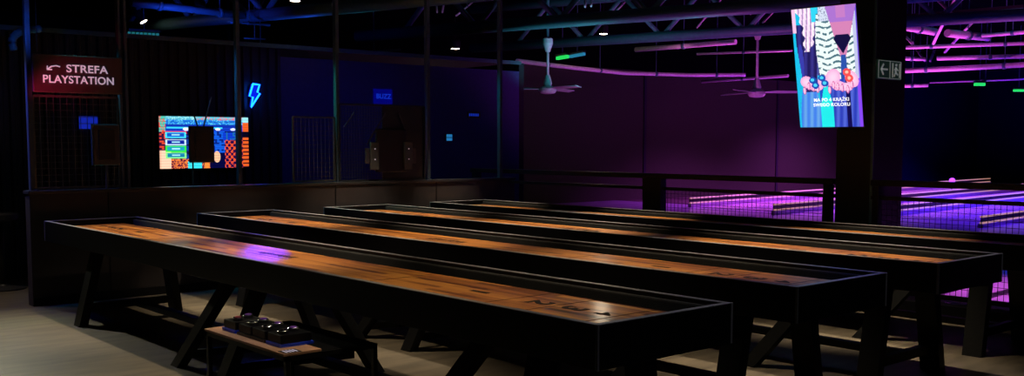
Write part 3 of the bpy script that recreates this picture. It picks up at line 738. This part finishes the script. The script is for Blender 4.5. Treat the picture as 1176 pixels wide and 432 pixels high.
for i, (a_, b_) in enumerate((((500, -4), (502, 14)), ((511, -4), (508, 14)), ((548, -2), (524, 18)), ((672, -3), (672, 8)), ((679, -3), (679, 7)), ((722, -2), (706, 14)), ((830, -3), (800, 32)), ((852, -3), (848, 6)), ((880, -3), (862, 16)), ((890, 12), (876, 26)))):
    pipe([at(*a_, z=4.2), at(*b_, z=3.7)], .022, ['pink strut at the top, leftmost of an upright pair', 'pink strut at the top, right one of an upright pair', 'slanting pink strut above the ceiling lamp by the navy wall', 'thin strut above the far lamp, left one', 'thin strut above the far lamp, right one',
          'slanting thin strut right of the far lamp', 'long slanting strut left of the right fan rod', 'short strut left of the right fan rod', 'slanting strut right of the right fan rod', 'small strut left of the tall screen'][i], name='ceiling_brace', cat='brace')
pipe(P(3.15, (262, 25), (310, 29)), .02, 'thin violet tube below the truss node', 'truss')
pipe(P(3.0, (280, 44), (305, 45)), .015, 'short thin violet tube above the neon bolt', 'truss')
pipe(P(3.0, (250, 48), (345, 56)), .02, 'dim blue tube sloping above the neon bolt', 'truss')
pipe(P(2.9, (400, 61), (460, 57)), .02, 'dim blue cable tube above the BUZZ sign', 'truss')

def led_bar(u0, v0, u1, v1, z, m, label, name='light_strip', r=.05, seg=1):
    a, b = at(u0, v0, z=z), at(u1, v1, z=z); t = thing(name, a, label, 'light'); b = b-a; a = Vector((0, 0, 0))
    MB().bar(a+Vector((0, 0, r)), b+Vector((0, 0, r)), r*1.6, r*.6).build('housing', M['steel'], t)
    mm = MB(); n = seg
    for k in range(n):
        f0 = k/n; f1 = (k+.6)/n if n > 1 else 1
        mm.bar(a+(b-a)*f0, a+(b-a)*f1, r, r)
    mm.build('diffuser', M[m], t)
    c = b/2; z0 = t.location.z
    MB().bar(c+Vector((0, 0, r)), c+Vector((0, 0, CEIL-z0)), .01, .01).build('hanger_rod', M['truss'], t)
led_bar(147, 39, 184, 41, 3.1, 'greendim', 'dim green and blue light strip above the booth left side', r=.06, seg=8)
led_bar(640, 67, 652, 65, 3.2, 'green', 'small bright green light above the left fan blades', r=.06)
led_bar(655, 65, 671, 62, 3.2, 'cyanled', 'short teal tube lamp right of the green light', r=.05)
led_bar(1036, 25, 1176, 14, 3.9, 'cyanled', 'long cyan dotted tray at the upper right, its light put in as glow', r=.10, seg=46)  # perforated tray under cyan light, the light put in as glowing segments
led_bar(1119, 97, 1131, 97, 3.0, 'green', 'green glowing exit light far in the right hall', r=.07)
led_bar(1164, 104, 1176, 104, 2.9, 'green', 'green glowing exit light at the right edge', r=.06)

def track_lamp(p, label, m='lamp', r=.055, h=.16, tilt=(0, 0)):
    t = thing('track_lamp', p, label, 'ceiling lamp', 'cylindrical track lamps'); t.rotation_euler = (tilt[0], tilt[1], 0)
    MB().lathe([(r, 0), (r*1.08, .004), (r*1.08, h), (r*.8, h+.02)]).build('housing', M['steel'], t)
    MB().lathe([(r*.9, .001-.004), (r*.9, .002)]).build('lens', M[m], t)
    top = CEIL-p[2]
    MB().tube([(0, 0, h+.02), (0, 0, min(top, 1.55)-.0)], .008, 6).build('stem', M['steel'], t)
for u, v, z, l, m, r, tl in ((230, 15, 3.3, 'lit cylindrical track lamp above the booth, left of the truss node', 'lamp', .07, (0, 0)), (165, 25, 3.3, 'tilted track lamp above the booth at upper left', 'lamp', .06, (R(-20), R(-25))),
                         (28, 51, 2.75, 'leftmost small lit lamp in the dark corridor', 'lamp', .05, (0, 0)), (339, 1, 3.3, 'lit lamp at the top edge above the booth', 'lamp', .07, (0, 0)),
                         (523, 56, 3.5, 'far lit ceiling lamp above the navy wall', 'lampfar', .10, (0, 0)), (693, 39, 3.75, 'far lit ceiling lamp between the two fans', 'lampfar', .09, (0, 0)),
                         (1044, 2, 3.3, 'lit lamp at the top edge right of the pillar', 'lamp', .07, (0, 0))):
    track_lamp(at(u, v, z=z), l, m, r, .16, tl)
    if m == 'lampfar': spot(at(u, v, z=z)-Vector((0, 0, .03)), (4, 4.5, .7), 26, (1, .85, .6), 20, .9, .12)
TN = ['nearest', 'second', 'third', 'farthest']; SN = ['right end', 'middle', 'left end']
for i, (x, y, e) in enumerate(TABLE_LAMPS):
    track_lamp((x, y, 3.35), 'track lamp hanging over the %s of the %s shuffleboard table' % (SN[i % 3], TN[i//3]), 'lamp', .05)

def fan(hub, L, z_top, label, blade, rz):
    t = thing('ceiling_fan', hub, label, 'ceiling fan', 'ceiling fans', rz)
    MB().lathe([(.05, -.075), (.12, -.06), (.15, -.02), (.15, .02), (.10, .05), (.05, .07)]).build('motor', M['fan'], t)
    MB().lathe([(.06, .07), (.075, .10), (.045, .22), (.03, .25)]).build('lower_canopy', M['fan'], t)
    MB().tube([(0, 0, .2), (0, 0, L)], .022, 10).build('down_rod', M['fan'], t)
    MB().lathe([(.04, L-.22), (.085, L-.08), (.085, L), (.05, L+.02)]).build('ceiling_canopy', M['fan'], t)
    for k in range(3):
        c, s_ = math.cos(k*2.094), math.sin(k*2.094); m = MB(); pr = [(.13, -.04, .015), (blade*.35, -.075, .03), (blade, -.06, .02), (blade, .05, -.005), (blade*.35, .065, .0), (.13, .04, .0)]
        pts = [(a*c-b*s_, a*s_+b*c, z) for a, b, z in pr]; m.prism(pts, (0, 0, .008)); m.build('blade', M['fan'], t)
    MB().bar((0, 0, L), (0, 0, CEIL-hub[2]), .03, .03).build('hook', M['truss'], t)
h1 = at(629, 103, z=2.4); h2 = at(869, 107, z=2.35)
fan(h1, .85, 0, 'pale ceiling fan left of centre, hanging before the long pink pipe', .92, R(20))
fan(h2, 1.12, 0, 'pale ceiling fan left of the tall screen, on a long rod', .92, R(75))
spot((h1.x-2, h1.y-3, 2.6), (h1.x, h1.y, 2.9), 16, (.15, .4, .8), 40, .9, .05)
spot((h2.x-2, h2.y-3, 2.6), (h2.x, h2.y, 2.9), 12, (.2, .4, .8), 40, .9, .05)

# curved blue flexible duct at the upper left, by the corridor lamp
pts = [at(u, v, z=2.85) if False else at(u, v, y=10.4) for u, v in ((16, 58), (13, 48), (17, 40), (25, 36), (36, 34), (47, 33))]
o3 = pts[0].copy(); t = thing('flexible_duct', o3, 'curved blue lit flexible duct above the corridor lamp', 'duct')
q = []
for i in range(len(pts)-1):
    for k in range(4): q.append(pts[i].lerp(pts[i+1], k/4)-o3)
q.append(pts[-1]-o3)
MB().tube(q, [.04 if i % 2 else .032 for i in range(len(q))], 10).build('hose', M['truss'], t)
MB().bar(q[-6], q[-6]+Vector((0, 0, CEIL-(q[-6]+o3).z)), .008, .008).build('hanger_rod', M['truss'], t)
spot((2.6, 9.4, 2.5), (2.7, 10.4, 2.6), 8, (.02, .15, 1), 80, 1, .03)
